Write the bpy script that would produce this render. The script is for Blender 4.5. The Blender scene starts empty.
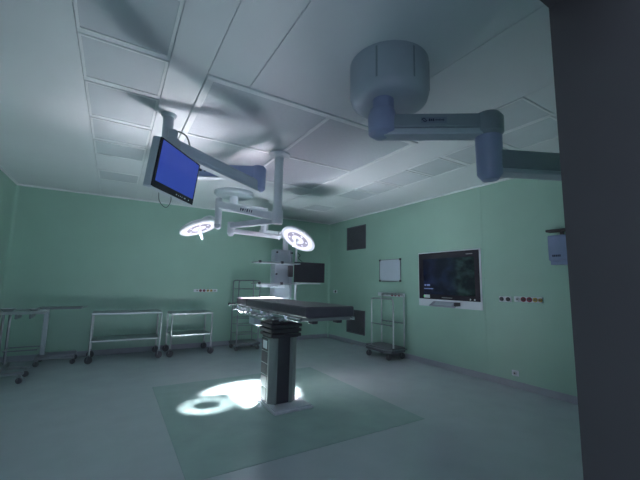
import bpy, bmesh, math, random
from mathutils import Vector, Matrix
random.seed(4)
C = bpy.context.scene.collection
S = bpy.context.scene

# ------------------------------------------------------------------ camera, world, exposure
CAM_H = 1.3955
yaw, pitch, roll, FPX = 0.5438, 0.1268, 0.0195, 337.06
fw = Vector((math.sin(yaw)*math.cos(pitch), math.cos(yaw)*math.cos(pitch), math.sin(pitch)))
rt0 = Vector((math.cos(yaw), -math.sin(yaw), 0))
up0 = rt0.cross(fw)
rt = rt0*math.cos(roll) + up0*math.sin(roll)
up = up0*math.cos(roll) - rt0*math.sin(roll)
cd = bpy.data.cameras.new('camera')
cam = bpy.data.objects.new('camera', cd)
C.objects.link(cam)
cd.sensor_width = 36.0
cd.lens = FPX/640*36.0
cd.clip_start = 0.02
M = Matrix((rt, up, -fw)).transposed().to_4x4()
M.translation = Vector((0, 0, CAM_H))
cam.matrix_world = M
S.camera = cam

w = bpy.data.worlds.new('world')
S.world = w
w.use_nodes = True
w.node_tree.nodes['Background'].inputs[0].default_value = (0.50, 0.62, 0.80, 1)
w.node_tree.nodes['Background'].inputs[1].default_value = 1.15

S.view_settings.view_transform = 'Standard'
S.view_settings.look = 'None'
S.view_settings.gamma = 1.0
S.view_settings.exposure = 0.0
S.view_settings.use_curve_mapping = False
S.cycles.max_bounces = 10
S.cycles.diffuse_bounces = 8
S.cycles.glossy_bounces = 4
S.cycles.use_denoising = True
S.cycles.sample_clamp_indirect = 60.0
S.cycles.caustics_reflective = True
S.cycles.blur_glossy = 0.15
S.cycles.use_guiding = True
S.cycles.caustics_refractive = False

LAMP_MAIN = 37000.0      # beam of the head that lights the floor beside the column
LAMP_WIDE = 16000.0     # wide beam of the other head, onto the mattress
LAMP_RING = 330.0       # each of the small beams of the other head

# ------------------------------------------------------------------ materials
MATS = {}
def lin(c):
    return tuple(((v/255)/12.92 if v/255 <= 0.04045 else ((v/255+0.055)/1.055)**2.4) for v in c)
def mat(name, col, rough=0.5, metal=0.0, var=0.08, scale=6.0, bump=0.0, emit=None, estr=0.0, coat=0.0, spec=0.5):
    if name in MATS: return MATS[name]
    m = bpy.data.materials.new(name); m.use_nodes = True
    nt = m.node_tree; b = nt.nodes['Principled BSDF']
    tc = nt.nodes.new('ShaderNodeTexCoord')
    nz = nt.nodes.new('ShaderNodeTexNoise'); nz.inputs['Scale'].default_value = scale
    nz.inputs['Detail'].default_value = 4.0
    nt.links.new(tc.outputs['Object'], nz.inputs['Vector'])
    rp = nt.nodes.new('ShaderNodeValToRGB')
    rp.color_ramp.elements[0].position = 0.3; rp.color_ramp.elements[1].position = 0.7
    rp.color_ramp.elements[0].color = tuple(max(0, v*(1-var)) for v in col)+(1,)
    rp.color_ramp.elements[1].color = tuple(min(1, v*(1+var)) for v in col)+(1,)
    nt.links.new(nz.outputs['Fac'], rp.inputs['Fac'])
    nt.links.new(rp.outputs['Color'], b.inputs['Base Color'])
    b.inputs['Roughness'].default_value = rough
    b.inputs['Metallic'].default_value = metal
    b.inputs['Coat Weight'].default_value = coat
    b.inputs['Specular IOR Level'].default_value = spec
    if bump:
        bn = nt.nodes.new('ShaderNodeBump'); bn.inputs['Strength'].default_value = bump
        bn.inputs['Distance'].default_value = 0.002
        n2 = nt.nodes.new('ShaderNodeTexNoise'); n2.inputs['Scale'].default_value = scale*12
        nt.links.new(tc.outputs['Object'], n2.inputs['Vector'])
        nt.links.new(n2.outputs['Fac'], bn.inputs['Height'])
        nt.links.new(bn.outputs['Normal'], b.inputs['Normal'])
    if emit:
        b.inputs['Emission Color'].default_value = tuple(emit)+(1,)
        b.inputs['Emission Strength'].default_value = estr
    MATS[name] = m
    return m

wall_m   = mat('green_wall_laminate', (0.35, 0.53, 0.45), 0.38, var=0.03, scale=1.5)
ceil_m   = mat('ceiling_white', (0.72, 0.74, 0.77), 0.45, var=0.02, scale=2)
panel_m  = mat('ceiling_panel_white', (0.72, 0.74, 0.77), 0.42, var=0.02, scale=2)
lightm   = mat('light_diffuser_off', (0.58, 0.61, 0.65), 0.35, var=0.03, scale=3)
frame_m  = mat('panel_frame_white', (0.80, 0.82, 0.84), 0.4, var=0.02)
lam_m    = mat('laminar_gauze', (0.57, 0.60, 0.64), 0.5, var=0.03, scale=30, bump=0.1)
floor_m  = mat('grey_vinyl', (0.45, 0.50, 0.54), 0.22, var=0.04, scale=3, spec=0.7)
mat_m    = mat('green_vinyl', (0.33, 0.44, 0.43), 0.20, var=0.05, scale=4, spec=0.7)
base_m   = mat('baseboard_vinyl', (0.33, 0.34, 0.40), 0.45, var=0.04)
dark_m   = mat('dark_frame', (0.070, 0.064, 0.068), 0.55, var=0.06, scale=2)
paint_m  = mat('white_enamel', (0.70, 0.73, 0.78), 0.3, var=0.02, coat=0.2)
arm_m    = mat('pale_blue_enamel', (0.60, 0.65, 0.76), 0.32, var=0.03)
chrome_m = mat('bright_chrome', (0.78, 0.79, 0.82), 0.22, metal=1.0, var=0.04, scale=20)
foot_m   = mat('pale_steel_plate', (0.62, 0.62, 0.70), 0.35, metal=0.25, var=0.04)
tray_m   = mat('lavender_grey', (0.36, 0.37, 0.44), 0.4, var=0.03)
greyp_m  = mat('grey_enamel', (0.45, 0.50, 0.56), 0.35, var=0.03)
drum_m   = mat('boom_grey', (0.42, 0.46, 0.53), 0.38, var=0.03)
boom_d   = mat('boom_dark_grey', (0.24, 0.28, 0.32), 0.4, var=0.03)
boom_lit   = mat('boom_painted_blue_light', (0.29, 0.33, 0.50), 0.35, var=0.05)  # grey boom parts; the blue light falling on them is put into the colour
blue_m   = mat('arm_periwinkle', (0.45, 0.50, 0.80), 0.32, var=0.03)  # even blue-violet tone for the screen's upper arm and elbow
steel_m  = mat('stainless_steel', (0.50, 0.52, 0.55), 0.28, metal=1.0, var=0.05, scale=20)
dsteel_m = mat('dull_steel', (0.30, 0.31, 0.34), 0.4, metal=1.0, var=0.05, scale=20)
pad_m    = mat('black_mattress', (0.100, 0.088, 0.112), 0.30, var=0.1, scale=8, bump=0.05)
black_m  = mat('black_rubber', (0.065, 0.058, 0.072), 0.5, var=0.1)
colf_m   = mat('column_flank_grey', (0.27, 0.29, 0.295), 0.4, var=0.05)
cold_m   = mat('column_dark', (0.07, 0.062, 0.078), 0.4, var=0.08)
bezel_m  = mat('black_bezel', (0.035, 0.030, 0.042), 0.25, var=0.1)
white_m  = mat('white_plastic', (0.72, 0.74, 0.80), 0.35, var=0.02)
grille_m = mat('grey_grille', (0.14, 0.145, 0.17), 0.5, var=0.08)
board_m  = mat('whiteboard_face', (0.56, 0.62, 0.72), 0.22, var=0.02)
red_m    = mat('red_socket', (0.28, 0.028, 0.065), 0.4)
ochre_m  = mat('ochre_socket', (0.45, 0.30, 0.06), 0.4)
pale_m   = mat('pale_plate', (0.55, 0.55, 0.58), 0.4)
disp_m   = mat('dispenser_blue', (0.22, 0.27, 0.44), 0.35, var=0.05)
wheel_m  = mat('caster_rubber', (0.11, 0.11, 0.13), 0.5)
ink_m    = mat('dark_ink', (0.02, 0.025, 0.07), 0.5)
cable_m  = mat('grey_cable', (0.12, 0.14, 0.15), 0.5)
lens_m   = mat('lit_lens', (0.30, 0.29, 0.33), 0.4, emit=(0.92, 0.90, 1.0), estr=0.70)
lens2_m  = mat('lit_lens_dim', (0.22, 0.21, 0.26), 0.4, emit=(0.80, 0.74, 0.95), estr=0.16)
glow_m   = mat('blue_indicator', (0.05, 0.2, 0.5), 0.3, emit=(0.08, 0.42, 0.9), estr=1.0)
green_l  = mat('green_indicator', (0.05, 0.4, 0.1), 0.3, emit=(0.2, 0.9, 0.4), estr=0.7)
blue_s   = mat('blue_screen', (0.01, 0.01, 0.05), 0.12, var=0.05, scale=1.5, emit=(0.022, 0.046, 0.30), estr=1.0)
dscr_m   = mat('dark_screen', (0.03, 0.03, 0.04), 0.2, var=0.05)
txt_m    = mat('screen_text', (0.05, 0.06, 0.1), 0.4, emit=(0.10, 0.14, 0.28), estr=1.0)

def tv_screen_mat():
    m = bpy.data.materials.new('scan_screen'); m.use_nodes = True
    nt = m.node_tree; b = nt.nodes['Principled BSDF']
    b.inputs['Base Color'].default_value = (0.012, 0.012, 0.02, 1); b.inputs['Roughness'].default_value = 0.15
    tc = nt.nodes.new('ShaderNodeTexCoord')
    sp = nt.nodes.new('ShaderNodeSeparateXYZ'); nt.links.new(tc.outputs['Generated'], sp.inputs[0])
    nz = nt.nodes.new('ShaderNodeTexNoise'); nz.inputs['Scale'].default_value = 4; nz.inputs['Detail'].default_value = 6
    nt.links.new(tc.outputs['Generated'], nz.inputs['Vector'])
    r1 = nt.nodes.new('ShaderNodeValToRGB')
    r1.color_ramp.elements[0].position = 0.42; r1.color_ramp.elements[0].color = (0.004, 0.006, 0.022, 1)
    r1.color_ramp.elements[1].position = 0.72; r1.color_ramp.elements[1].color = (0.02, 0.04, 0.12, 1)
    nt.links.new(nz.outputs['Fac'], r1.inputs['Fac'])
    n2 = nt.nodes.new('ShaderNodeTexNoise'); n2.inputs['Scale'].default_value = 6; n2.inputs['Detail'].default_value = 8
    nt.links.new(tc.outputs['Generated'], n2.inputs['Vector'])
    r2 = nt.nodes.new('ShaderNodeValToRGB')
    r2.color_ramp.elements[0].position = 0.45; r2.color_ramp.elements[0].color = (0.004, 0.008, 0.012, 1)
    r2.color_ramp.elements[1].position = 0.68; r2.color_ramp.elements[1].color = (0.05, 0.12, 0.11, 1)
    nt.links.new(n2.outputs['Fac'], r2.inputs['Fac'])
    mx = nt.nodes.new('ShaderNodeMixRGB')
    rr = nt.nodes.new('ShaderNodeValToRGB')          # the picture is teal towards its far-from-window side
    rr.color_ramp.elements[0].position = 0.28; rr.color_ramp.elements[0].color = (1, 1, 1, 1)
    rr.color_ramp.elements[1].position = 0.5; rr.color_ramp.elements[1].color = (0, 0, 0, 1)
    nt.links.new(sp.outputs['Y'], rr.inputs['Fac'])
    nt.links.new(rr.outputs['Color'], mx.inputs['Fac'])
    nt.links.new(r1.outputs['Color'], mx.inputs[1]); nt.links.new(r2.outputs['Color'], mx.inputs[2])
    nt.links.new(mx.outputs['Color'], b.inputs['Emission Color'])
    b.inputs['Emission Strength'].default_value = 0.28
    return m
scan_m = tv_screen_mat()

# ------------------------------------------------------------------ mesh helpers
def origin(o):
    v = Vector((0, 0, 0))
    while o is not None:
        v += o.location; o = o.parent
    return v

class MB:
    def __init__(s): s.v = []; s.f = []; s.sm = []
    def add(s, bm, smooth=False):
        bm.verts.index_update(); n = len(s.v)
        s.v += [v.co.copy() for v in bm.verts]
        for f in bm.faces:
            s.f.append([n+v.index for v in f.verts]); s.sm.append(smooth)
        bm.free(); return s
    def obox(s, c, sx, sy, sz, ax=None, bevel=0.0, seg=1):
        bm = bmesh.new(); bmesh.ops.create_cube(bm, size=1.0)
        bmesh.ops.scale(bm, vec=(sx, sy, sz), verts=bm.verts)
        if bevel: bmesh.ops.bevel(bm, geom=list(bm.edges), offset=bevel, segments=seg, affect='EDGES', profile=0.5)
        m = (ax.to_4x4() if ax else Matrix.Identity(4)); m = Matrix.Translation(Vector(c)) @ m
        bmesh.ops.transform(bm, matrix=m, verts=bm.verts)
        return s.add(bm, False)
    def box(s, x0, x1, y0, y1, z0, z1, bevel=0.0, seg=1):
        return s.obox(((x0+x1)/2, (y0+y1)/2, (z0+z1)/2), abs(x1-x0), abs(y1-y0), abs(z1-z0), None, bevel, seg)
    def tube(s, pts, r, n=10, caps=True):
        pts = [Vector(q) for q in pts]
        rs = r if isinstance(r, (list, tuple)) else [r]*len(pts)
        bm = bmesh.new(); rings = []
        t0 = (pts[1]-pts[0]).normalized()
        a = Vector((0, 0, 1)) if abs(t0.z) < 0.9 else Vector((1, 0, 0))
        u = t0.cross(a).normalized()
        for i, q in enumerate(pts):
            if i == 0: t = pts[1]-pts[0]
            elif i == len(pts)-1: t = pts[-1]-pts[-2]
            else: t = (pts[i+1]-q).normalized()+(q-pts[i-1]).normalized()
            t.normalize(); u = (u - t*u.dot(t)).normalized(); v = t.cross(u)
            rings.append([bm.verts.new(q+(u*math.cos(k*2*math.pi/n)+v*math.sin(k*2*math.pi/n))*rs[i]) for k in range(n)])
        for A, B in zip(rings, rings[1:]):
            for k in range(n): bm.faces.new((A[k], A[(k+1) % n], B[(k+1) % n], B[k]))
        if caps:
            bm.faces.new(rings[0][::-1]); bm.faces.new(rings[-1])
        return s.add(bm, True)
    def lathe(s, prof, c=(0, 0, 0), ax=None, n=32):
        # prof: (radius, height) pairs along local z
        bm = bmesh.new(); rings = []
        for r, z in prof:
            if r < 1e-6: rings.append([bm.verts.new((0, 0, z))])
            else: rings.append([bm.verts.new((r*math.cos(k*2*math.pi/n), r*math.sin(k*2*math.pi/n), z)) for k in range(n)])
        for A, B in zip(rings, rings[1:]):
            for k in range(n):
                a, a2, b, b2 = A[k % len(A)], A[(k+1) % len(A)], B[k % len(B)], B[(k+1) % len(B)]
                fs = [a, a2, b2, b] if len(A) > 1 and len(B) > 1 else ([a, b2, b] if len(A) == 1 else [a, a2, b])
                bm.faces.new(fs)
        m = Matrix.Translation(Vector(c)) @ (ax.to_4x4() if ax else Matrix.Identity(4))
        bmesh.ops.transform(bm, matrix=m, verts=bm.verts)
        bmesh.ops.recalc_face_normals(bm, faces=bm.faces)
        return s.add(bm, True)
    def prism(s, poly, z0, z1):
        bm = bmesh.new()
        A = [bm.verts.new((x, y, z0)) for x, y in poly]; B = [bm.verts.new((x, y, z1)) for x, y in poly]
        n = len(poly)
        for k in range(n): bm.faces.new((A[k], A[(k+1) % n], B[(k+1) % n], B[k]))
        bm.faces.new(A[::-1]); bm.faces.new(B)
        bmesh.ops.recalc_face_normals(bm, faces=bm.faces)
        return s.add(bm, False)
    def build(s, name, m, parent=None, label=None, kind=None):
        me = bpy.data.meshes.new(name)
        o0 = origin(parent)
        me.from_pydata([v-o0 for v in s.v], [], s.f)
        me.update()
        me.polygons.foreach_set('use_smooth', s.sm)
        if any(s.sm):
            try: me.set_sharp_from_angle(angle=math.radians(40))
            except Exception: pass
        me.materials.append(m)
        o = bpy.data.objects.new(name, me); C.objects.link(o)
        if parent: o.parent = parent
        if label: o['label'] = label
        if kind: o['kind'] = kind
        return o

def thing(name, label, cat, loc, group=None):
    o = bpy.data.objects.new(name, None); C.objects.link(o)
    o.empty_display_size = 0.1
    o.location = loc; o['label'] = label; o['category'] = cat
    if group: o['group'] = group
    return o
def tag(o, label, cat, group=None):
    o['label'] = label; o['category'] = cat
    if group: o['group'] = group
    return o
def struct(o): o['kind'] = 'structure'; return o
def frame_ax(x, z):      # rotation matrix from a local x and an approximate local z
    x = Vector(x).normalized(); y = Vector(z).cross(x).normalized(); z = x.cross(y)
    return Matrix((x, y, z)).transposed()
def axis_to(d):          # local +z along d
    return Vector((0, 0, 1)).rotation_difference(Vector(d).normalized()).to_matrix()
def arm(mb, a, b, wd, ht, bevel=0.02, ext=0.0):
    a = Vector(a); b = Vector(b); d = b-a
    mb.obox((a+b)/2, d.length+ext, wd, ht, frame_ax(d, (0, 0, 1)), bevel, 3)
    return mb

# ------------------------------------------------------------------ the room
XL, XR, YB, YF, H = -1.575, 4.899, 7.594, 0.55, 3.0
floor = struct(MB().box(XL-0.15, XR+0.15, -2.6, YB+0.15, -0.12, 0.0).build('floor', floor_m))
MB().box(0.547, 2.914, 2.62, 5.067, 0.0, 0.0025).build('floor_inlay', mat_m, floor, label='green vinyl rectangle under the operating table')
wall_back = struct(MB().box(XL-0.15, XR+0.15, YB, YB+0.15, 0, H+0.1).build('wall_back', wall_m))
wall_left = struct(MB().box(XL-0.15, XL, YF, YB, 0, H+0.1).build('wall_left', wall_m))
wall_right = struct(MB().box(XR+0.004, XR+0.15, YF, YB, 0, H+0.1).build('wall_right', wall_m))
for y0, y1 in ((YF, 3.166), (3.170, YB)):
    MB().box(XR, XR+0.004, y0, y1, 0, H).build('wall_panel', wall_m, wall_right)
# front wall with the wide dark-framed opening the camera looks through
XJ = 1.33
f = MB()
f.box(XJ+0.06, XR+0.15, YF-0.26, YF-0.001, 0, H+0.1)
f.box(XL-0.15, -0.86, YF-0.26, YF-0.001, 0, H+0.1)
f.box(-0.86, XJ+0.06, YF-0.26, YF-0.001, 2.51, H+0.1)
wall_front = struct(f.build('wall_front', dark_m))
for b in ((XJ+0.06, XR, 0, H), (XL, -0.86, 0, H), (-0.86, XJ+0.06, 2.51, H)):
    MB().box(b[0], b[1], YF-0.001, YF+0.004, b[2], b[3]).build('wall_panel', wall_m, wall_front)
j = MB()
j.box(XJ, XJ+0.06, YF-0.27, YF, 0, 2.51)
j.box(-0.86, -0.80, YF-0.27, YF, 0, 2.51)
j.box(-0.80, XJ, YF-0.27, YF, 2.45, 2.51)
struct(j.build('door_1', dark_m))
# baseboards: coved strips
for nm, b in (('baseboard_right', (XR-0.012, XR, YF, YB-0.012, 0.0, 0.095)), ('baseboard_back', (XL, XR-0.012, YB-0.012, YB, 0.0, 0.095)),
              ('baseboard_left', (XL, XL+0.012, YF, YB-0.012, 0.0, 0.095))):
    struct(MB().box(*b, bevel=0.005).build(nm, base_m))
# rounded corner strips and ceiling trim
def cove(c, sx, sy, z0, z1):
    r = 0.06; poly = [(c[0], c[1])]
    for k in range(7):
        a = k*math.pi/12
        poly.append((c[0]+sx*r*(1-math.sin(a)), c[1]+sy*r*(1-math.cos(a))))
    return MB().prism(poly, z0, z1)
struct(cove((XR, YB), -1, -1, 0.0, H).build('trim_1', wall_m))
struct(cove((XL, YB), 1, -1, 0.0, H).build('trim_2', wall_m))
t3 = MB(); t3.box(XL, XR, YB-0.035, YB, H-0.03, H, bevel=0.008); struct(t3.build('trim_3', frame_m))
t4 = MB(); t4.box(XR-0.035, XR, YF, YB-0.035, H-0.03, H, bevel=0.008); struct(t4.build('trim_4', frame_m))
t5 = MB(); t5.box(XL, XL+0.035, YF, YB-0.035, H-0.03, H, bevel=0.008); struct(t5.build('trim_5', frame_m))

ceiling = struct(MB().box(XL-0.15, XR+0.15, YF-0.26, YB+0.15, H+0.02, H+0.12).build('ceiling', ceil_m))
def cpanel(x0, x1, y0, y1):
    MB().box(x0+0.002, x1-0.002, y0+0.002, y1-0.002, H, H+0.02, bevel=0.002).build('ceiling_panel', panel_m, ceiling)
LX = (-0.335, 0.215); RX = (3.39, 3.95)
LY = [(1.30, 1.86), (1.92, 2.52), (2.57, 3.14), (3.20, 3.87), (3.93, 4.51), (4.57, 5.08), (5.84, 6.37)]
RY = [(1.45, 2.06), (2.12, 2.68), (2.74, 3.27), (3.32, 3.93), (3.98, 4.50), (4.54, 5.06), (5.84, 6.37)]
cpanel(XL, LX[0]-0.005, YF, YB)
cpanel(LX[1]+0.005, 0.495, YF, YB)
for x0, x1, ys in ((LX[0]-0.005, LX[1]+0.005, LY), (RX[0]-0.005, RX[1]+0.005, RY)):
    e = [YF]+[v for q in ys for v in (q[0]-0.004, q[1]+0.004)]+[YB]
    for a, b in zip(e[0::2], e[1::2]): cpanel(x0, x1, a, b)
for a, b in ((0.495, 0.835), (0.835, 1.98), (1.98, 2.845)): cpanel(a, b, YF, 2.565)
cpanel(0.495, 2.845, 4.985, YB)
cpanel(2.845, RX[0]-0.005, YF, 1.415); cpanel(2.845, RX[0]-0.005, 1.935, YB)
cpanel(RX[1]+0.005, XR, YF, YB)

def ceiling_light(x0, x1, y0, y1, label):
    t = thing('ceiling_light', label, 'ceiling light', ((x0+x1)/2, (y0+y1)/2, H), 'recessed square ceiling lights, switched off')
    f = MB(); wdt = 0.018
    f.box(x0, x1, y0, y0+wdt, H-0.006, H+0.02); f.box(x0, x1, y1-wdt, y1, H-0.006, H+0.02)
    f.box(x0, x0+wdt, y0+wdt, y1-wdt, H-0.006, H+0.02); f.box(x1-wdt, x1, y0+wdt, y1-wdt, H-0.006, H+0.02)
    f.build('frame', frame_m, t)
    MB().box(x0+wdt, x1-wdt, y0+wdt, y1-wdt, H+0.001, H+0.02).build('diffuser', lightm, t)
ORD = ['sixth', 'fifth', 'fourth', 'third', 'second', 'first']
for (y0, y1), w_ in zip(LY[:-1], ORD): ceiling_light(*LX, y0, y1, 'unlit light of the ceiling row above the hanging screen, %s from the back wall' % w_)
ceiling_light(*LX, *LY[-1], 'unlit ceiling light standing apart near the back wall, on the side of the steel tables')
for (y0, y1), w_ in zip(RY[:-1], ORD): ceiling_light(*RX, y0, y1, 'unlit light of the ceiling row along the whiteboard wall, %s from the back wall' % w_)
ceiling_light(*RX, *RY[-1], 'unlit ceiling light standing apart near the room corner with the grilles')
ceiling_light(2.85, 3.38, 1.42, 1.93, 'unlit ceiling light beside the large grey ceiling boom')

lam = thing('laminar_flow_outlet', 'large square air outlet in the ceiling, four pale panels in a white frame', 'ceiling vent', (1.67, 3.775, H))
lx0, lx1, ly0, ly1 = 0.50, 2.84, 2.57, 4.98; xm, ym, bw = 1.66, 3.79, 0.035
f = MB()
f.box(lx0, lx1, ly0, ly0+0.06, H-0.012, H+0.02, bevel=0.004); f.box(lx0, lx1, ly1-0.06, ly1, H-0.012, H+0.02, bevel=0.004)
f.box(lx0, lx0+0.06, ly0+0.06, ly1-0.06, H-0.012, H+0.02, bevel=0.004); f.box(lx1-0.06, lx1, ly0+0.06, ly1-0.06, H-0.012, H+0.02, bevel=0.004)
f.box(xm-bw/2, xm+bw/2, ly0+0.06, ly1-0.06, H-0.012, H+0.02); 
f.box(lx0+0.06, xm-bw/2, ym-bw/2, ym+bw/2, H-0.012, H+0.02); f.box(xm+bw/2, lx1-0.06, ym-bw/2, ym+bw/2, H-0.012, H+0.02)
f.build('frame', frame_m, lam)
for a, b in ((lx0+0.06, xm-bw/2), (xm+bw/2, lx1-0.06)):
    for c, d in ((ly0+0.06, ym-bw/2), (ym+bw/2, ly1-0.06)):
        MB().box(a, b, c, d, H, H+0.02).build('diffuser_panel', lam_m, lam)

# ------------------------------------------------------------------ operating table
T = thing('operating_table', 'black padded operating table on a dark column with a steel foot plate', 'operating table', (1.745, 3.85, 0.0025))
b = MB(); b.box(1.555, 2.03, 3.43, 3.98, 0.0025, 0.028, bevel=0.006)
b.prism([(1.575, 3.45), (2.01, 3.45), (2.01, 3.96), (1.575, 3.96)], 0.028, 0.040)
b.build('foot_plate', foot_m, T, label='brushed steel foot plate')
col = MB().prism([(1.605, 3.70), (1.662, 3.632), (1.815, 3.632), (1.89, 3.66), (1.92, 3.72), (1.92, 3.92), (1.592, 3.92), (1.592, 3.72)], 0.04, 0.76).build('column', cold_m, T)
# grey flanks left and right of the dark middle of the front
MB().prism([(1.580, 3.695), (1.645, 3.618), (1.660, 3.618), (1.660, 3.645), (1.592, 3.725), (1.580, 3.725)], 0.04, 0.755).build('flank_panel', colf_m, col, label='grey flank panel of the column')
MB().prism([(1.932, 3.69), (1.85, 3.618), (1.816, 3.618), (1.816, 3.645), (1.92, 3.725), (1.932, 3.725)], 0.04, 0.755).build('flank_panel', colf_m, col, label='grey flank panel of the column')
zs = [0.045, 0.20, 0.335, 0.465, 0.60, 0.75]
for a, c in zip(zs, zs[1:]):
    MB().box(1.580, 1.592, 3.735, 3.915, a, c-0.012, bevel=0.003).build('cover_plate', cold_m, col)
MB().box(1.5895, 1.5925, 3.73, 3.918, 0.045, 0.75).build('cover_backing', steel_m, col)
MB().box(1.5785, 1.580, 3.75, 3.87, 0.625, 0.715).build('label_plate', white_m, col, label='blank white label plate')
be = MB()
for k in range(4):
    z = 0.76+k*0.055; g = 0.006*k
    be.box(1.565-g, 1.945+g*0.3, 3.60-g, 3.95+g, z+0.012, z+0.048, bevel=0.008, seg=2)
    be.box(1.60-g, 1.92+g*0.3, 3.63-g, 3.92+g, z, z+0.055)
be.build('bellows', black_m, T, label='black ribbed bellows')
hd = MB(); hd.box(1.53, 1.96, 3.50, 4.20, 0.98, 1.03, bevel=0.01); hd.box(1.58, 1.90, 3.0, 4.45, 1.01, 1.05, bevel=0.008)
hd.build('table_head', dsteel_m, T)
cb = MB().box(1.43, 1.51, 3.80, 3.98, 0.90, 1.0, bevel=0.008, seg=2).build('control_box', greyp_m, T, label='grey control box')
MB().tube([(1.47, 3.85, 0.895), (1.60, 3.85, 0.885)], 0.008).build('bracket', steel_m, cb)
secs = [('leg_section', 2.66, 3.40), ('seat_section', 3.42, 4.22), ('head_section', 4.24, 4.63)]
for n, (nm, y0, y1) in enumerate(secs):
    fr = MB().box(1.50, 1.97, y0, y1, 1.052, 1.082, bevel=0.006).build(nm, colf_m, T)
    zt = (1.182, 1.176, 1.180)[n]; x0 = (1.472, 1.478, 1.476)[n]
    md = MB().box(x0, 3.47-x0, y0-0.02, y1-(-0.012 if n < 2 else -0.02), 1.083, zt, bevel=0.018, seg=3)
    md.build('mattress_pad', pad_m, fr, label='black mattress pad')
    for sx, xx in ((-1, 1.435), (1, 2.035)):
        MB().box(xx-0.005, xx+0.005, y0+0.03, y1-0.03, 1.045, 1.075, bevel=0.002).build('side_rail', chrome_m, fr, label='steel side rail')
        for q in (0.15, 0.5, 0.85):
            MB().tube([(xx+sx*0.006, y0+(y1-y0)*q, 1.06), (xx-sx*0.07, y0+(y1-y0)*q, 1.062)], 0.011, 8).build('rail_bolt', chrome_m, fr)
for sx, xx in ((-1, 1.43), (1, 2.04)):
    for yy in (3.41, 4.23):
        k = MB(); k.tube([(xx-0.035, yy, 1.035), (xx+0.035, yy, 1.035)], 0.036, 14); k.tube([(xx+sx*0.035, yy, 1.035), (xx+sx*0.055, yy, 1.035)], 0.016, 10)
        k.build('hinge_joint', chrome_m, T)
    for yy in (3.0, 3.62, 3.95, 4.45):
        k = MB(); k.box(xx-0.018, xx+0.018, yy-0.028, yy+0.028, 1.025, 1.085, bevel=0.005); k.tube([(xx+sx*0.018, yy, 1.04), (xx+sx*0.05, yy, 1.03)], 0.012, 8)
        k.build('rail_clamp', chrome_m, T)
    lk = MB(); lk.tube([(xx, 3.45, 1.0), (xx, 3.70, 0.985), (xx, 4.05, 0.995), (xx, 4.40, 1.03)], 0.012, 8); lk.build('lower_rail', chrome_m, T)
for xx in (1.60, 1.87):
    k = MB(); k.box(xx-0.03, xx+0.03, 2.70, 2.78, 1.022, 1.052, bevel=0.006); k.build('pad_stop', black_m, T)
kb = MB(); kb.tube([(1.47, 4.66, 1.085), (1.40, 4.67, 1.085)], 0.01, 8); kb.lathe([(0, -0.02), (0.018, -0.012), (0.018, 0.012), (0, 0.02)], (1.39, 4.67, 1.085), axis_to((1, 0, 0)), 12)
kb.build('clamp_knob', black_m, T)

# ------------------------------------------------------------------ surgical light with two heads
L = thing('surgical_light', 'ceiling-hung surgical light with two lit round heads on white arms', 'surgical light', (1.65, 3.75, H))
tb = MB(); tb.tube([(1.65, 3.75, 2.12), (1.65, 3.75, H-0.0125)], 0.055, 20); tb.build('ceiling_tube', paint_m, L)
fl = MB(); fl.lathe([(0, 0), (0.13, 0), (0.13, -0.02), (0.07, -0.05), (0.0, -0.05)], (1.65, 3.75, H-0.0125)); fl.build('ceiling_flange', paint_m, L)
hb = MB(); hb.lathe([(0, 2.10), (0.06, 2.10), (0.068, 2.115), (0.068, 2.26), (0.06, 2.275), (0, 2.275)], (1.65, 3.75, 0)); hb.build('hub', paint_m, L)

def lamp_head(ctr, n, R, yoke, knob):
    """housing + lit face; n = direction the face looks"""
    ctr = Vector(ctr); n = Vector(n).normalized(); ax = axis_to(-n)    # local +z = back of the head
    hm = MB().lathe([(0.0, 0.075), (R*0.35, 0.072), (R*0.75, 0.055), (R*0.95, 0.03), (R, 0.008), (R, -0.004), (R*0.97, -0.012), (R*0.93, -0.008), (0, -0.004)], ctr, ax, 40)
    hd = hm.build('lamp_head', paint_m, L, label='round white lamp head with a lit face')
    MB().lathe([(R*0.62, -0.0062), (R*0.62, -0.012), (R*0.86, -0.0145), (R*0.86, -0.0085)], ctr, ax, 40).build('outer_lens', lens_m, hd, label='glowing white outer ring lens')
    MB().lathe([(R*0.36, -0.0062), (R*0.36, -0.011), (R*0.615, -0.0115), (R*0.615, -0.0062)], ctr, ax, 40).build('middle_lens', lens2_m, hd, label='dimmer violet-grey middle ring')
    MB().lathe([(R*0.10, -0.006), (R*0.10, -0.012), (R*0.355, -0.0115), (R*0.355, -0.0062)], ctr, ax, 32).build('inner_lens', lens_m, hd, label='glowing white inner lens')
    for k in range(6):
        a = k*math.pi/3+0.4; q = ax @ Vector((R*0.5*math.cos(a), R*0.5*math.sin(a), -0.012))
        MB().lathe([(0, -0.006), (R*0.05, -0.004), (R*0.07, 0.002)], ctr+q, ax, 12).build('led', lens_m, hd)
    h = MB(); h.tube([ctr+n*0.01, ctr+n*0.05, ctr+n*0.15], [R*0.10, 0.022, 0.020], 14); h.lathe([(0, 0.012), (0.015, 0.01), (0.021, 0.0)], ctr+n*0.15, axis_to(n), 14)
    h.build('handle', white_m, hd, label='white sterile handle')
    yk = MB(); yk.tube(yoke, 0.017, 10); yk.build('yoke', paint_m, hd)
    kn = MB().lathe([(0, -0.03), (0.04, -0.03), (0.045, 0.0), (0.04, 0.03), (0, 0.03)], knob, axis_to((-0.5, -0.85, 0.1)), 18).build('control_knob', greyp_m, hd)
    return hd

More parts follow.
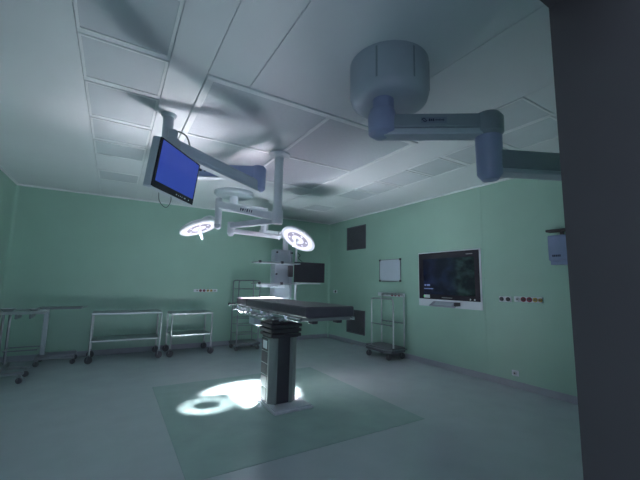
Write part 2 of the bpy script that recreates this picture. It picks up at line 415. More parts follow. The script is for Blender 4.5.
def arc(pts, n=6):          # Catmull-Rom through the points
    P = [Vector(q) for q in pts]; P = [2*P[0]-P[1]]+P+[2*P[-1]-P[-2]]; out = []
    for i in range(1, len(P)-2):
        for k in range(n):
            t = k/n
            out.append(0.5*((2*P[i])+(P[i+1]-P[i-1])*t+(2*P[i-1]-5*P[i]+4*P[i+1]-P[i+2])*t*t+(3*P[i]-P[i-1]-3*P[i+1]+P[i+2])*t**3))
    return out+[P[-2]]

# head above the green floor near the hanging screen
HL = Vector((0.895, 4.54, 2.077)); NL = Vector((0.30, -0.23, -0.93)).normalized()
PL = Vector((1.086, 4.35, 2.40))
a = MB(); arm(a, (1.65, 3.75, 2.185), (PL.x, PL.y, 2.375), 0.085, 0.10, 0.02, 0.06)
al = a.build('spring_arm', paint_m, L)
ds = (Vector((PL.x, PL.y, 2.375))-Vector((1.65, 3.75, 2.185))); ax0 = frame_ax(ds, (0, 0, 1))
let = MB(); mid = (Vector((PL.x, PL.y, 2.375))+Vector((1.65, 3.75, 2.185)))/2
yv = ax0.col[1]; yv = -yv if yv.y > 0 else yv
for k, (wdt, hh) in enumerate(((0.012, 0.034), (0.010, 0.034), (0.016, 0.036), (0.008, 0.034), (0.020, 0.030), (0.016, 0.036))):
    let.obox(mid + yv*0.0428 - ax0.col[0]*(0.085-k*0.031), wdt, 0.0012, hh, ax0)
let.build('arm_lettering', ink_m, al, label='small dark lettering on the arm', kind='stuff')
ps = MB(); ps.tube([(PL.x, PL.y, 2.45), (PL.x, PL.y, 2.12)], 0.045, 16); ps.lathe([(0, 2.47), (0.035, 2.465), (0.048, 2.44)], (PL.x, PL.y, 0), None, 16)
ps.build('drop_post', paint_m, L)
axl = axis_to(-NL)
side = (Vector((PL.x, PL.y, 2.12))-HL); side = (side - NL*side.dot(NL)).normalized()
RL = 0.248
h1 = lamp_head(HL, NL, RL, arc([(PL.x, PL.y, 2.13), HL+side*(RL*0.9)-NL*0.06, HL+side*(RL*0.5)-NL*0.09, HL-NL*0.06]), (PL.x, PL.y, 2.10))
# head over the far end of the table
HR = Vector((2.48, 4.785, 2.086)); NR = Vector((-0.56, -0.14, -0.815)).normalized(); RR = 0.297
JR = Vector((1.35, 4.66, 2.17)); SR = Vector((2.26, 5.04, 2.13))
a = MB(); arm(a, (1.65, 3.75, 2.15), JR, 0.075, 0.08, 0.018, 0.05); a.build('extension_arm', greyp_m, L)
a = MB(); a.tube([(JR.x, JR.y, 2.22), (JR.x, JR.y, 2.06)], 0.05, 16); a.lathe([(0, 2.02), (0.03, 2.025), (0.05, 2.06)], (JR.x, JR.y, 0), None, 16); a.build('elbow', paint_m, L)
a = MB(); arm(a, (JR.x, JR.y, 2.10), SR, 0.06, 0.07, 0.018, 0.04); a.build('spring_arm', paint_m, L)
side = (SR-HR); side = (side - NR*side.dot(NR)).normalized()
KN = Vector((2.40, 4.84, 2.235))
h2 = lamp_head(HR, NR, RR, arc([SR+Vector((0, 0, -0.05)), SR+Vector((0.0, -0.02, 0.06)), (2.30, 4.94, 2.215), KN, HR-NR*0.06]), KN)
MB().lathe([(0, 0.042), (0.03, 0.04), (0.036, 0.031), (0.036, 0.030), (0, 0.030)], KN, axis_to((-0.5, -0.85, 0.1)), 16).build('indicator', glow_m, h2, label='glowing blue indicator')

def beam(pos, target, size, energy, parent, blend=0.6, soft=0.1, col=(0.93, 0.95, 1.0)):
    ld = bpy.data.lights.new('lamp_beam', 'SPOT'); ld.energy = energy; ld.color = col
    ld.spot_size = size; ld.spot_blend = blend; ld.shadow_soft_size = soft
    o = bpy.data.objects.new('lamp_beam', ld); C.objects.link(o)
    o.parent = parent; o0 = origin(parent)
    o.location = Vector(pos)-o0
    o.rotation_euler = (Vector(target)-Vector(pos)).to_track_quat('-Z', 'Y').to_euler()
    return o
beam(HR+NR*0.03, (1.66, 4.20, 0), math.radians(30), LAMP_MAIN, h2, 1.0, 0.14, (1.0, 0.94, 1.0))
beam(HL+NL*0.03, (1.70, 4.40, 1.18), math.radians(17), LAMP_WIDE, h1, 1.0, 0.06, (1.0, 0.94, 1.0))
for k in range(12):
    a = k*math.pi/6
    q = HL+axl @ Vector((RL*0.75*math.cos(a), RL*0.75*math.sin(a), -0.05))
    tgt = Vector((1.02+0.23*math.cos(a+0.6), 4.08+0.20*math.sin(a+0.6), 0))
    beam(q, tgt, math.radians(6.5), LAMP_RING*(0.6+0.8*random.random()), h1, 0.8, 0.01)

# ------------------------------------------------------------------ hanging blue screen
G = thing('hanging_monitor', 'ceiling-hung monitor showing a plain blue screen, on folded arms', 'monitor', (0.33, 3.45, H))
tb = MB(); tb.tube([(0.33, 3.45, 2.37), (0.33, 3.45, H)], 0.05, 18); tb.lathe([(0, H), (0.075, H), (0.06, H-0.03), (0.05, H-0.03)], (0.33, 3.45, 0)); tb.build('ceiling_tube', greyp_m, G)
JB = Vector((1.20, 3.25, 0))
a = MB(); arm(a, (0.33, 3.45, 2.445), (JB.x, JB.y, 2.52), 0.10, 0.125, 0.02, 0.04)
ab = a.build('upper_arm', blue_m, G, label='periwinkle blue horizontal arm')
tr = MB(); arm(tr, (0.36, 3.45, 2.377), (JB.x-0.04, JB.y, 2.449), 0.095, 0.012, 0.003); tr.build('arm_underside', white_m, ab)
let = MB(); dv = (JB-Vector((0.33, 3.45, 0))).normalized(); nv = Vector((dv.y, -dv.x, 0))
for k in range(5): let.obox(Vector((0.60, 3.388, 2.468+k*0.0038))+dv*(k*0.045)+nv*0.0508, 0.028 if k % 2 else 0.018, 0.0012, 0.035, frame_ax(dv, (0, 0, 1)))
let.build('arm_lettering', ink_m, ab, label='small dark lettering on the arm', kind='stuff')
jt = MB(); jt.lathe([(0, 2.32), (0.05, 2.325), (0.075, 2.35), (0.078, 2.56), (0.06, 2.585), (0, 2.59)], (JB.x, JB.y, 0)); jt.build('elbow', blue_m, G)
BE = Vector((0.30, 2.74, 2.43))
a = MB(); arm(a, (JB.x, JB.y, 2.375), BE, 0.09, 0.115, 0.03, 0.08); lo = a.build('lower_arm', arm_m, G)
tr = MB(); arm(tr, (JB.x, JB.y, 2.315), BE-Vector((0, 0, 0.060)), 0.075, 0.008, 0.003); tr.build('arm_underside', white_m, lo)
a = MB(); a.tube([BE+Vector((0, 0, -0.16)), BE+Vector((0, 0, 0.12))], 0.036, 16); a.lathe([(0, 0.055), (0.05, 0.05), (0.062, 0.03), (0.062, -0.05), (0.0, -0.06)], BE); a.build('pivot', greyp_m, G)
cb = MB(); cb.tube(arc([BE+Vector((0, 0, 0.11)), BE+Vector((0.05, 0.02, 0.13)), BE+Vector((0.11, 0.04, 0.11)), BE+Vector((0.15, 0.08, 0.03))]), 0.006, 6); cb.build('cable_loop', cable_m, G)
mr = Vector((0.61, 0.79, 0.0)).normalized(); mf = Vector((0.79, -0.61, -0.13)).normalized(); mu = mr.cross(-mf).normalized(); mf = -(mu.cross(mr)).normalized()
if mu.z < 0: mu = -mu
MP = Vector((0.352, 2.64, 2.18)); MW, MH = 0.55, 0.344
axm = Matrix((mr, -mf, mu)).transposed()
def mb_box(cx, cz, sx, sz, d0, d1, bevel=0.0):     # d: distance behind the glass
    return MB().obox(MP+mr*cx+mu*cz-mf*((d0+d1)/2), sx, d1-d0, sz, axm, bevel, 2)
mon = mb_box(0, 0, MW+0.01, MH+0.01, 0.012, 0.07, 0.012).build('casing', greyp_m, G)
mb_box(0, -MH/2-0.001, MW+0.012, 0.012, 0.0, 0.06, 0.004).build('bottom_rim', white_m, mon)
mb_box(0, 0, MW, MH, 0.0, 0.0125).build('bezel', bezel_m, mon)
mb_box(0, 0.018, MW-0.035, MH-0.058, -0.0015, 0.001).build('screen', blue_s, mon, label='plain bright blue screen')
mk = MB()
for cx, sx in ((0.02, 0.012), (0.05, 0.006), (0.075, 0.006), (0.10, 0.006), (0.14, 0.02), (0.2, 0.01)):
    mk.obox(MP+mr*cx-mu*(MH/2-0.022)+mf*0.0008, sx, 0.0012, 0.008, axm)
mk.build('bezel_marks', white_m, mon, kind='stuff')
bk = mb_box(0, 0.0, 0.13, 0.13, 0.07, 0.10, 0.01); bk.tube([MP-mf*0.09, BE+Vector((0, 0, -0.13))], 0.028, 12); bk.build('mount_bracket', greyp_m, G)
cb = MB(); q0 = MP-mf*0.05-mu*(MH/2)-mr*0.12
cb.tube(arc([q0, q0+Vector((0.01, 0, -0.07)), q0+Vector((0.06, 0.04, -0.10)), q0+Vector((0.09, 0.06, -0.04)), q0+Vector((0.08, 0.05, 0.02))]), 0.003, 6); cb.build('hanging_cable', cable_m, G)

# ------------------------------------------------------------------ near ceiling boom
B = thing('ceiling_boom', 'large grey ceiling boom with a round drum and two jointed arms', 'ceiling boom', (1.62, 1.74, H))
dm = MB(); dm.lathe([(0, H), (0.285, H), (0.285, 2.76), (0.27, 2.715), (0.235, 2.69), (0.12, 2.685), (0.0, 2.685)], (1.62, 1.74, 0), None, 40); dr = dm.build('drum_cover', drum_m, B)
for a in (-2.6, -1.7, -0.9, 0.3, 1.4): MB().obox((1.62+0.285*math.cos(a), 1.74+0.285*math.sin(a), 2.87), 0.004, 0.012, 0.22, Matrix.Rotation(a, 3, 'Z')).build('cover_seam', boom_d, dr)
A1 = Vector((1.51, 1.69, 2.475)); A2 = Vector((2.10, 1.285, 2.475))
hb = MB(); hb.tube([(1.53, 1.70, 2.69), (1.53, 1.70, 2.58)], 0.075, 20); hb.lathe([(0, 2.40), (0.06, 2.405), (0.095, 2.43), (0.10, 2.55), (0.085, 2.60), (0, 2.605)], (A1.x, A1.y, 0), None, 24); hb.build('shoulder', boom_lit, B, label='rounded shoulder joint with blue light in its colour')
d = (A2-A1); dn = d.normalized(); axb = frame_ax(d, (0, 0, 1)); side = Vector((dn.y, -dn.x, 0))
a = MB(); a.obox((A1+A2)/2+Vector((0, 0, 0.022)), d.length, 0.13, 0.10, axb, 0.012, 2); ua = a.build('upper_arm', boom_d, B)
a = MB(); a.obox((A1+A2)/2+Vector((0, 0, -0.05)), d.length, 0.12, 0.045, axb, 0.01, 2); a.build('arm_underside', drum_m, ua)
pl = MB(); pl.obox(A1+dn*0.335+side*0.0655+Vector((0, 0, 0.022)), 0.17, 0.002, 0.042, axb); pl.build('name_plate', mat('name_plate_grey', (0.19, 0.22, 0.29), 0.4), ua)
lg = MB(); c0 = A1+dn*0.335+side*0.0672+Vector((0, 0, 0.022))
n0 = side
for r0, a0, a1 in ((0.011, 0.3, 2.9), (0.011, 3.5, 6.0)):
    for k in range(5):
        t = a0+(a1-a0)*k/4
        lg.obox(c0-dn*(0.062-(0.004 if a0 > 3 else -0.004))+dn*r0*math.cos(t)+Vector((0, 0, r0*math.sin(t))), 0.007, 0.0012, 0.006, axb)
for k in range(3): lg.obox(c0-dn*(0.028-k*0.013), 0.010, 0.0012, 0.018 if k % 2 == 0 else 0.015, axb)
for k in range(7): lg.obox(c0+dn*(0.014+k*0.0085), 0.0055, 0.0012, 0.008 if k % 3 else 0.012, axb)
lg.build('arm_lettering', ink_m, ua, label='dark blue emblem and lettering', kind='stuff')
e1 = MB(); e1.lathe([(0, 2.395), (0.075, 2.40), (0.098, 2.425), (0.10, 2.53), (0.08, 2.56), (0, 2.565)], (A2.x, A2.y, 0), None, 24); e1.build('elbow', boom_d, B)
e2 = MB(); e2.lathe([(0, 2.09), (0.05, 2.10), (0.08, 2.14), (0.085, 2.40), (0, 2.40)], (A2.x, A2.y, 0), None, 24); e2.build('elbow_drop', boom_lit, B, label='vertical elbow tube with blue light in its colour')
A3 = Vector((2.10, 1.285, 2.215)); A4 = Vector((3.15, 0.80, 2.215))
d = A4-A3; axb = frame_ax(d, (0, 0, 1))
a = MB(); a.obox((A3+A4)/2+Vector((0, 0, 0.02)), d.length, 0.13, 0.13, axb, 0.015, 2); la = a.build('lower_arm', boom_d, B)
a = MB(); a.obox((A3+A4)/2+Vector((0, 0, -0.0575)), d.length-0.02, 0.12, 0.03, axb, 0.008, 2); a.build('arm_underside', drum_m, la)
e3 = MB(); e3.lathe([(0, 1.95), (0.06, 1.96), (0.085, 2.0), (0.085, 2.29), (0.06, 2.31), (0, 2.31)], (A4.x, A4.y, 0), None, 24); e3.build('wrist_joint', boom_d, B)

# ------------------------------------------------------------------ far supply pendant with shelves and monitor
P = thing('supply_pendant', 'grey ceiling supply column with white shelves and a dark monitor', 'supply pendant', (1.75, 5.95, H))
c = MB(); c.lathe([(0, H), (0.35, H), (0.35, 2.96), (0.32, 2.93), (0.10, 2.92), (0.0, 2.92)], (1.75, 5.95, 0), None, 36); c.build('ceiling_canopy', greyp_m, P)
s_ = MB(); s_.tube([(1.75, 5.95, 2.92), (1.75, 5.95, 2.68)], 0.08, 18); s_.build('shoulder', paint_m, P)
a = MB(); arm(a, (1.75, 5.95, 2.73), (2.36, 6.0, 2.73), 0.14, 0.13, 0.02, 0.12); a.build('upper_arm', paint_m, P)
a = MB(); a.tube([(2.38, 6.0, 2.68), (2.38, 6.0, 2.30)], 0.07, 16); a.build('elbow', paint_m, P)
a = MB(); arm(a, (2.36, 6.0, 2.32), (2.85, 6.05, 2.32), 0.13, 0.12, 0.02, 0.12); a.build('lower_arm', paint_m, P)
a = MB(); a.tube([(2.86, 6.05, 2.30), (2.86, 6.05, 2.02)], 0.055, 16); a.build('neck', paint_m, P)
MB().box(2.63, 3.00, 6.02, 6.22, 1.02, 2.03, bevel=0.015, seg=2).build('column_body', greyp_m, P)
for xx in (2.655, 2.975):
    MB().box(xx-0.022, xx+0.022, 5.99, 6.02, 1.03, 2.01, bevel=0.004).build('mount_rail', drum_m, P)
for xx in (2.655, 2.975):
    for zz in (1.97, 1.55): MB().tube([(xx, 5.99, zz), (xx, 5.965, zz)], 0.018, 10).build('rail_knob', black_m, P)
pole = MB(); pole.tube([(3.045, 5.93, 1.0), (3.045, 5.93, 2.06)], 0.022, 12); pole.build('pole', white_m, P, label='white pole beside the monitor')
for z, nm in ((1.76, 'upper'), (1.375, 'lower')):
    x1 = 3.02
    sh = MB(); sh.box(2.17, x1, 5.72, 5.985, z-0.02, z, bevel=0.004); so = sh.build('shelf', white_m, P)
    r = MB(); r.tube([(2.16, 5.71, z-0.01), (x1, 5.71, z-0.01)], 0.012, 8); r.tube([(2.16, 5.71, z-0.01), (2.16, 5.985, z-0.01)], 0.012, 8); r.build('shelf_rail', steel_m, so)
    if z < 1.5:
        dwr = MB(); dwr.box(2.25, 2.72, 5.73, 5.97, z-0.075, z-0.022, bevel=0.006); do = dwr.build('drawer', white_m, P)
        hh = MB(); hh.box(2.38, 2.58, 5.722, 5.73, z-0.055, z-0.045); hh.build('handle', dsteel_m, do)
    for xx in (2.205, 2.64): MB().box(xx-0.022, xx+0.022, 5.68, 5.73, z-0.025, z+0.02, bevel=0.005).build('clamp', black_m, so)
a = MB(); a.box(2.98, 3.60, 5.90, 5.93, 1.368, 1.392, bevel=0.004); a.build('monitor_tray', white_m, P)
mo = MB().box(2.985, 3.67, 5.86, 5.90, 1.40, 1.795, bevel=0.006).build('monitor', bezel_m, P, label='dark switched-off monitor')
MB().box(3.0, 3.655, 5.857, 5.861, 1.43, 1.78).build('screen', dscr_m, mo)
a = MB(); a.box(2.90, 2.99, 5.93, 6.0, 1.50, 1.72, bevel=0.01); a.build('monitor_bracket', black_m, P)
cb = MB(); cb.tube(arc([(3.06, 5.95, 2.0), (3.14, 5.95, 1.93), (3.10, 5.95, 1.88), (3.20, 5.95, 1.80)]), 0.006, 6); cb.build('cable', black_m, P); cb = MB(); cb.tube(arc([(3.07, 5.95, 1.36), (3.09, 5.96, 1.25), (3.06, 5.96, 1.12)]), 0.006, 6); cb.build('cable', black_m, P)

# ------------------------------------------------------------------ carts
def caster(mb_fork, mb_wheel, x, y, r=0.055, out=0.0):
    mb_wheel.lathe([(0, -0.013), (r*0.5, -0.013), (r*0.55, -0.010), (r*0.9, -0.012), (r, -0.008), (r, 0.008), (r*0.9, 0.012), (r*0.55, 0.010), (r*0.5, 0.013), (0, 0.013)], (x+out, y, r), axis_to((0.45, 1, 0)), 20)
    mb_fork.tube([(x, y, 2*r+0.015), (x, y, 2*r+0.06)], 0.013, 8)
    for s in (-1, 1): mb_fork.tube([(x+s*0.018, y+s*0.004, 2*r+0.018), (x+out+s*0.018, y+s*0.004, r)], 0.005, 6)
    mb_fork.box(x-0.022, x+0.022, y-0.018, y+0.018, 2*r+0.010, 2*r+0.022)
def casters(parent, pts, r=0.055):
    for x, y in pts:
        fk, wl = MB(), MB(); caster(fk, wl, x, y, r)
        f_ = fk.build('caster', dsteel_m, parent); wl.build('wheel', wheel_m, f_)

def steel_cart(label, x0, x1, y0, y1, zt, zs):
    t = thing('steel_trolley', label, 'trolley', ((x0+x1)/2, (y0+y1)/2, 0))
    MB().box(x0-0.015, x1+0.015, y0-0.015, y1+0.015, zt-0.03, zt, bevel=0.004).build('top_shelf', steel_m, t)
    MB().box(x0+0.012, x1-0.012, y0-0.006, y1+0.006, zs-0.025, zs, bevel=0.004).build('lower_shelf', steel_m, t)
    for x in (x0, x1):
        for y in (y0, y1):
            MB().tube([(x, y, 0.15), (x, y, zt-0.03)], 0.016, 10).build('leg', steel_m, t)
    casters(t, [(x, y) for x in (x0, x1) for y in (y0, y1)], 0.06)
    return t
steel_cart('long two-shelf stainless trolley by the back wall, between smaller trolley and pedestal tables', -0.25, 0.80, 6.87, 7.40, 0.82, 0.365)
steel_cart('short two-shelf stainless trolley under the wall sockets of the back wall', 0.985, 1.71, 6.85, 7.43, 0.785, 0.39)

# wire rack on a dark plinth by the back wall
K = thing('wire_rack', 'tall wire shelf rack on a dark wheeled plinth, behind the operating table', 'rack', (2.45, 7.05, 0))
MB().box(2.19, 2.72, 6.82, 7.28, 0.10, 0.15, bevel=0.01).build('plinth', grille_m, K)
casters(K, [(2.23, 6.87), (2.68, 6.87), (2.23, 7.23), (2.68, 7.23)], 0.042)
for y in (6.86, 7.24):
    u = MB(); u.tube([(2.22, y, 0.15), (2.22, y, 1.38)]+arc([(2.22, y, 1.38), (2.235, y, 1.41), (2.265, y, 1.42)])[1:]+[(2.63, y, 1.42)]+arc([(2.63, y, 1.42), (2.66, y, 1.41), (2.675, y, 1.38)])[1:]+[(2.675, y, 0.15)], 0.012, 8)
    u.build('end_frame', dsteel_m, K)
for z in (0.32, 0.50, 0.64, 0.95, 1.24):
    g = MB()
    for y in (6.86, 7.24): g.tube([(2.22, y, z), (2.675, y, z)], 0.007, 6)
    for k in range(12): xx = 2.235+k*0.0395; g.tube([(xx, 6.86, z), (xx, 7.24, z)], 0.003, 5)
    g.build('wire_shelf', dsteel_m, K)

# trolley with two hoops by the side wall
K = thing('hoop_trolley', 'platform trolley with two upright steel hoops, under the whiteboard', 'trolley', (4.60, 5.1, 0))
MB().prism([(4.38, 4.86), (4.46, 4.76), (4.80, 4.76), (4.84, 4.82), (4.84, 5.42), (4.80, 5.47), (4.44, 5.47), (4.38, 5.40)], 0.135, 0.215).build('platform', grille_m, K)
rm = MB(); rm.tube([(4.37, 5.42, 0.19), (4.37, 4.85, 0.19), (4.46, 4.745, 0.19), (4.83, 4.745, 0.19)], 0.012, 8); rm.build('platform_rim', dsteel_m, K)
casters(K, [(4.42, 5.36), (4.46, 4.84), (4.80, 4.84), (4.80, 5.40)], 0.055)
for x, y0, y1, zt, zb in ((4.52, 4.72+0.06, 5.40, 1.115, 0.625), (4.82, 4.80, 5.44, 1.20, 0.66)):
    u = MB(); u.tube([(x, y0, 0.21), (x, y0, zt-0.05)]+arc([(x, y0, zt-0.05), (x, y0+0.015, zt-0.012), (x, y0+0.05, zt)])[1:]+[(x, y1-0.05, zt)]+arc([(x, y1-0.05, zt), (x, y1-0.015, zt-0.012), (x, y1, zt-0.05)])[1:]+[(x, y1, 0.21)], 0.014, 10)
    hp = u.build('hoop', steel_m, K)
    u = MB(); u.tube([(x, y0, zb), (x, y1, zb)], 0.010, 8)
    for k in range(6): yy = y0+(y1-y0)*(k+0.5)/6; u.tube([(x, yy, zb), (x-0.02, yy, zb-0.02)], 0.006, 6)
    u.build('cross_bar', dsteel_m, hp)

# pedestal instrument tables in the dark corner
A = thing('instrument_table', 'stainless twin-post instrument table with bowls on top, in the dark corner', 'table', (-1.15, 6.2, 0))
tp = MB(); tp.box(-1.45, -0.78, 5.98, 6.45, 0.90, 0.925, bevel=0.004); to = tp.build('table_top', steel_m, A)
rim = MB(); rim.tube([(-1.455, 5.975, 0.93), (-0.775, 5.975, 0.93), (-0.775, 6.455, 0.93), (-1.455, 6.455, 0.93), (-1.455, 5.975, 0.93)], 0.008, 6); rim.build('rim', steel_m, to)
for x in (-1.235, -1.165): MB().tube([(x, 6.2, 0.22), (x, 6.2, 0.90)], 0.016, 10).build('post', dsteel_m, A)
for x in (-1.30, -1.08, -0.93): MB().box(x-0.012, x+0.012, 6.05, 6.35, 0.835, 0.90, bevel=0.004).build('under_bracket', dsteel_m, A)
for y in (6.02, 6.40): MB().box(-1.46, -0.92, y-0.02, y+0.02, 0.115, 0.15, bevel=0.005).build('foot', dsteel_m, A)
MB().box(-1.26, -1.14, 6.02, 6.40, 0.15, 0.23, bevel=0.01).build('base_block', dsteel_m, A)
fr = MB(); fr.tube([(-1.165, 6.05, 0.42), (-0.82, 6.05, 0.42), (-0.82, 6.35, 0.42), (-1.165, 6.35, 0.42), (-1.165, 6.05, 0.42)], 0.010, 6); fr.build('footrest_ring', dsteel_m, A)
casters(A, [(-1.42, 6.02), (-0.96, 6.02), (-1.42, 6.40), (-0.96, 6.40)], 0.04)
def bowl(x, y, z, r, label):
    o = MB().lathe([(0, 0), (r*0.5, 0.0), (r*0.8, r*0.28), (r, r*0.55), (r*1.06, r*0.55), (r*1.06, r*0.57), (r*0.97, r*0.57), (r*0.76, r*0.30), (r*0.45, 0.012), (0, 0.012)], (0, 0, 0), None, 24).build('steel_bowl', steel_m)
    o.location = (x, y, z); return tag(o, label, 'bowl')
bowl(-1.18, 6.12, 0.9255, 0.085, 'larger stainless bowl on the twin-post instrument table')
bowl(-0.92, 6.2, 0.9255, 0.06, 'smaller stainless bowl on the twin-post instrument table')

Bt = thing('overbed_table', 'single-post cantilever table behind the twin-post table, by the back wall', 'table', (-0.90, 7.2, 0))
MB().box(-1.02, -0.42, 7.02, 7.38, 0.885, 0.91, bevel=0.006).build('table_top', dsteel_m, Bt)
MB().box(-0.93, -0.87, 7.15, 7.25, 0.14, 0.885, bevel=0.008).build('post', greyp_m, Bt, label='thick grey post')
bs = MB(); bs.box(-0.96, -0.84, 6.98, 7.42, 0.10, 0.15, bevel=0.008)
bs.build('base_bar', dsteel_m, Bt)
for y in (7.0, 7.40): MB().box(-0.90, -0.45, y-0.022, y+0.022, 0.105, 0.145, bevel=0.006).build('foot', dsteel_m, Bt)
casters(Bt, [(-0.47, 7.0), (-0.47, 7.40), (-0.94, 7.0), (-0.94, 7.40)], 0.04)
lv = MB(); lv.tube([(-0.44, 7.05, 0.89), (-0.39, 7.04, 0.91), (-0.34, 7.03, 0.93)], 0.010, 8); lv.build('tilt_lever', steel_m, Bt)

# ------------------------------------------------------------------ things on the walls
def grille(z0, z1, y0, y1, label):
    t = thing('wall_grille', label, 'vent grille', (XR, (y0+y1)/2, z0), 'dark wall grilles')
    f = MB(); d = 0.02
    f.box(XR-0.016, XR, y0, y1, z0, z0+d); f.box(XR-0.016, XR, y0, y1, z1-d, z1); f.box(XR-0.016, XR, y0, y0+d, z0+d, z1-d); f.box(XR-0.016, XR, y1-d, y1, z0+d, z1-d)
    f.build('frame', grille_m, t)
    MB().box(XR-0.003, XR, y0+d, y1-d, z0+d, z1-d).build('backing', black_m, t)
    s = MB(); n = 22
    for k in range(n):
        z = z0+d+(z1-z0-2*d)*(k+0.5)/n
        s.obox((XR-0.009, (y0+y1)/2, z), 0.014, y1-y0-2*d, 0.010, Matrix.Rotation(0.6, 3, 'Y'))
    s.build('louvre_slats', grille_m, t, kind='stuff')
grille(2.205, 2.77, 6.052, 6.79, 'dark square louvred grille high on the green wall near the ceiling')
grille(0.245, 0.79, 6.07, 6.77, 'dark square louvred grille low on the green wall near the floor')

W = thing('whiteboard', 'small whiteboard with a thin dark frame on the green wall', 'whiteboard', (XR, 5.257, 1.46))
MB().box(XR-0.014, XR, 4.95, 5.565, 1.465, 1.905).build('board', board_m, W)
f = MB()
for b in ((4.942, 5.573, 1.457, 1.470), (4.942, 5.573, 1.900, 1.913), (4.942, 4.955, 1.470, 1.900), (5.560, 5.573, 1.470, 1.900)): f.box(XR-0.02, XR, *b)
f.build('frame', dsteel_m, W)
for y in (4.955, 5.56):
    for z in (1.468, 1.902): MB().box(XR-0.024, XR, y-0.022, y+0.022, z-0.02, z+0.02, bevel=0.004).build('corner_cap', black_m, W)
MB().box(XR-0.05, XR-0.02, 5.05, 5.45, 1.450, 1.458).build('pen_ledge', dsteel_m, W)

def sockets(name, label, plate, items, wall):
    """plate: (u0,u1,z0,z1); items: (u, material, radius); wall 'R' (x fixed) or 'B' (y fixed)"""
    u0, u1, z0, z1 = plate; zc = (z0+z1)/2
    t = thing(name, label, 'wall socket', (XR, (u0+u1)/2, z0) if wall == 'R' else ((u0+u1)/2, YB, z0))
    m = MB()
    if wall == 'R': m.box(XR-0.018, XR, u0, u1, z0, z1, bevel=0.003)
    else: m.box(u0, u1, YB-0.018, YB, z0, z1, bevel=0.003)
    m.build('plate', white_m, t)
    for u, mm, r in items:
        c = (XR-0.018, u, zc) if wall == 'R' else (u, YB-0.018, zc); d = (-1, 0, 0) if wall == 'R' else (0, -1, 0)
        k = MB().lathe([(0, 0.012), (r*0.45, 0.012), (r*0.5, 0.016), (r*0.9, 0.016), (r, 0.010), (r, 0)], c, axis_to(d), 16).build('outlet', mm, t)
        MB().lathe([(0, 0.0135), (r*0.44, 0.0135)], c, axis_to(d), 12).build('outlet_hole', black_m, k)
sockets('gas_outlet_strip', 'pale medical gas strip with red outlets above the hoop trolley', (4.84, 5.62, 1.150, 1.225),
        [(5.47, pale_m, 0.02), (5.33, pale_m, 0.02), (5.18, red_m, 0.030), (5.085, red_m, 0.030), (4.985, red_m, 0.030), (4.90, pale_m, 0.025)], 'R')
sockets('gas_outlet_strip', 'medical gas strip with red and ochre outlets beside the black double socket', (2.34, 2.715, 1.185, 1.262),
        [(2.665, pale_m, 0.026), (2.585, red_m, 0.034), (2.505, red_m, 0.034), (2.43, ochre_m, 0.030), (2.365, ochre_m, 0.026)], 'R')
sockets('double_socket', 'white double socket with two black holes, between screen and gas strip', (2.755, 2.935, 1.175, 1.255),
        [(2.895, black_m, 0.030), (2.80, black_m, 0.030)], 'R')
sockets('wall_outlet', 'small pale outlet low on the wall near the floor', (2.71, 2.80, 0.165, 0.24), [(2.755, pale_m, 0.025)], 'R')
sockets('wall_switch', 'small switch with a dark dot near the room corner', (7.20, 7.36, 1.15, 1.225), [(7.245, black_m, 0.03)], 'R')
sockets('gas_outlet_strip', 'medical gas strip with red and yellow outlets on the back wall', (1.47, 1.97, 1.155, 1.215),
        [(1.54, pale_m, 0.022), (1.61, red_m, 0.028), (1.685, red_m, 0.028), (1.765, ochre_m, 0.026), (1.835, ochre_m, 0.026), (1.915, pale_m, 0.022)], 'B')

V = thing('wall_display', 'large dark medical display in a white frame with a keyboard shelf', 'display', (XR, 3.82, 1.02))
MB().box(4.884, XR, 3.205, 4.478, 1.022, 1.988, bevel=0.004, seg=2).build('white_frame', white_m, V)
bz = MB().box(4.8720, 4.8860, 3.232, 4.458, 1.150, 1.970, bevel=0.004).build('bezel', bezel_m, V)
MB().box(4.8695, 4.8725, 3.31, 4.345, 1.235, 1.865).build('screen', scan_m, bz, label='dark blue scan picture')
tx = MB()
tx.box(4.8680, 4.8698, 4.285, 4.325, 1.385, 1.41); tx.box(4.8680, 4.8698, 4.20, 4.27, 1.383, 1.412); 
for k in range(9): tx.box(4.8680, 4.8698, 4.13+k*0.023, 4.146+k*0.023, 1.325, 1.342)
tx.build('screen_text', txt_m, bz, label='two lines of pale blue text', kind='stuff')
mk = MB()
for k in range(7): mk.box(4.8708, 4.8720, 3.34+k*0.017, 3.352+k*0.017, 1.905, 1.92)
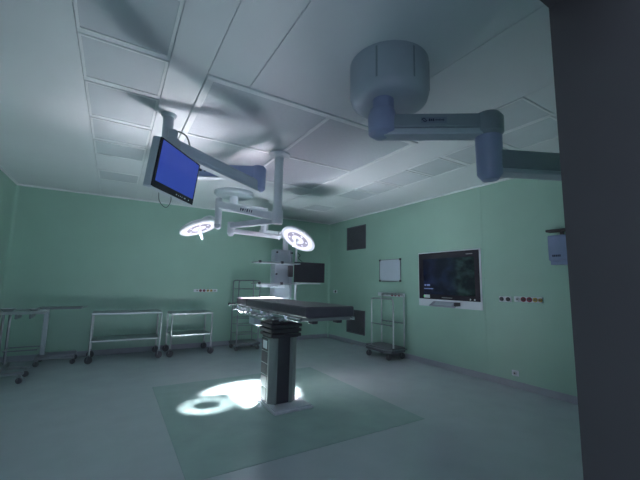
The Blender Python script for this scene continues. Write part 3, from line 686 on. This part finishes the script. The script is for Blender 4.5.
for k in range(12): mk.box(4.8708, 4.8720, 3.74+k*0.018, 3.752+k*0.018, 1.178, 1.192)
mk.build('bezel_lettering', mat('pale_print', (0.25, 0.25, 0.28), 0.5), bz, label='pale lettering on the bezel', kind='stuff')
MB().box(4.8705, 4.8720, 4.21, 4.34, 1.17, 1.225).build('sticker', white_m, bz, label='white sticker with a green dot')
MB().box(4.8695, 4.8705, 4.325, 4.35, 1.187, 1.21).build('green_dot', green_l, bz)
for y in (3.40, 3.325): MB().lathe([(0, 0.004), (0.012, 0.003), (0.014, 0)], (4.8720, y, 1.178), axis_to((-1, 0, 0)), 12).build('button', white_m, bz)
ky = MB(); ky.obox((4.815, 3.87, 1.075), 0.15, 0.52, 0.022, Matrix.Rotation(-0.55, 3, 'Y'), 0.005)
ko = ky.build('keyboard_shelf', tray_m, V)
k2 = MB(); k2.box(4.75, 4.885, 3.59, 3.625, 1.06, 1.12, bevel=0.006); k2.build('shelf_knob', black_m, ko)
k3 = MB()
for r_ in range(4):
    for c_ in range(12): k3.obox((4.808+(r_-1.5)*0.0215, 3.70+c_*0.031, 1.086+(r_-1.5)*0.0132), 0.016, 0.024, 0.004, Matrix.Rotation(-0.55, 3, 'Y'))
k3.build('keys', greyp_m, ko, kind='stuff')

D = thing('soap_dispenser', 'bluish box dispenser under a dark bracket on the green wall', 'dispenser', (XR, 2.09, 1.69))
bd = MB(); bd.box(XR-0.11, XR, 1.895, 2.195, 1.735, 2.065, bevel=0.018, seg=3); bd.prism([(XR-0.095, 1.915), (XR, 1.915), (XR, 2.175), (XR-0.095, 2.175)], 1.685, 1.745)
bd.build('body', disp_m, D)
MB().box(XR-0.12, XR, 1.87, 2.205, 2.110, 2.140, bevel=0.004).build('bracket', dark_m, D, label='dark top bracket')
MB().box(XR-0.07, XR-0.03, 2.03, 2.06, 2.063, 2.112).build('hook', dark_m, D)
lt = MB()
for k in range(5): lt.box(XR-0.1115, XR-0.11, 2.05+k*0.02, 2.066+k*0.02, 1.785, 1.812)
lt.build('lettering', ink_m, D, label='short dark lettering', kind='stuff')
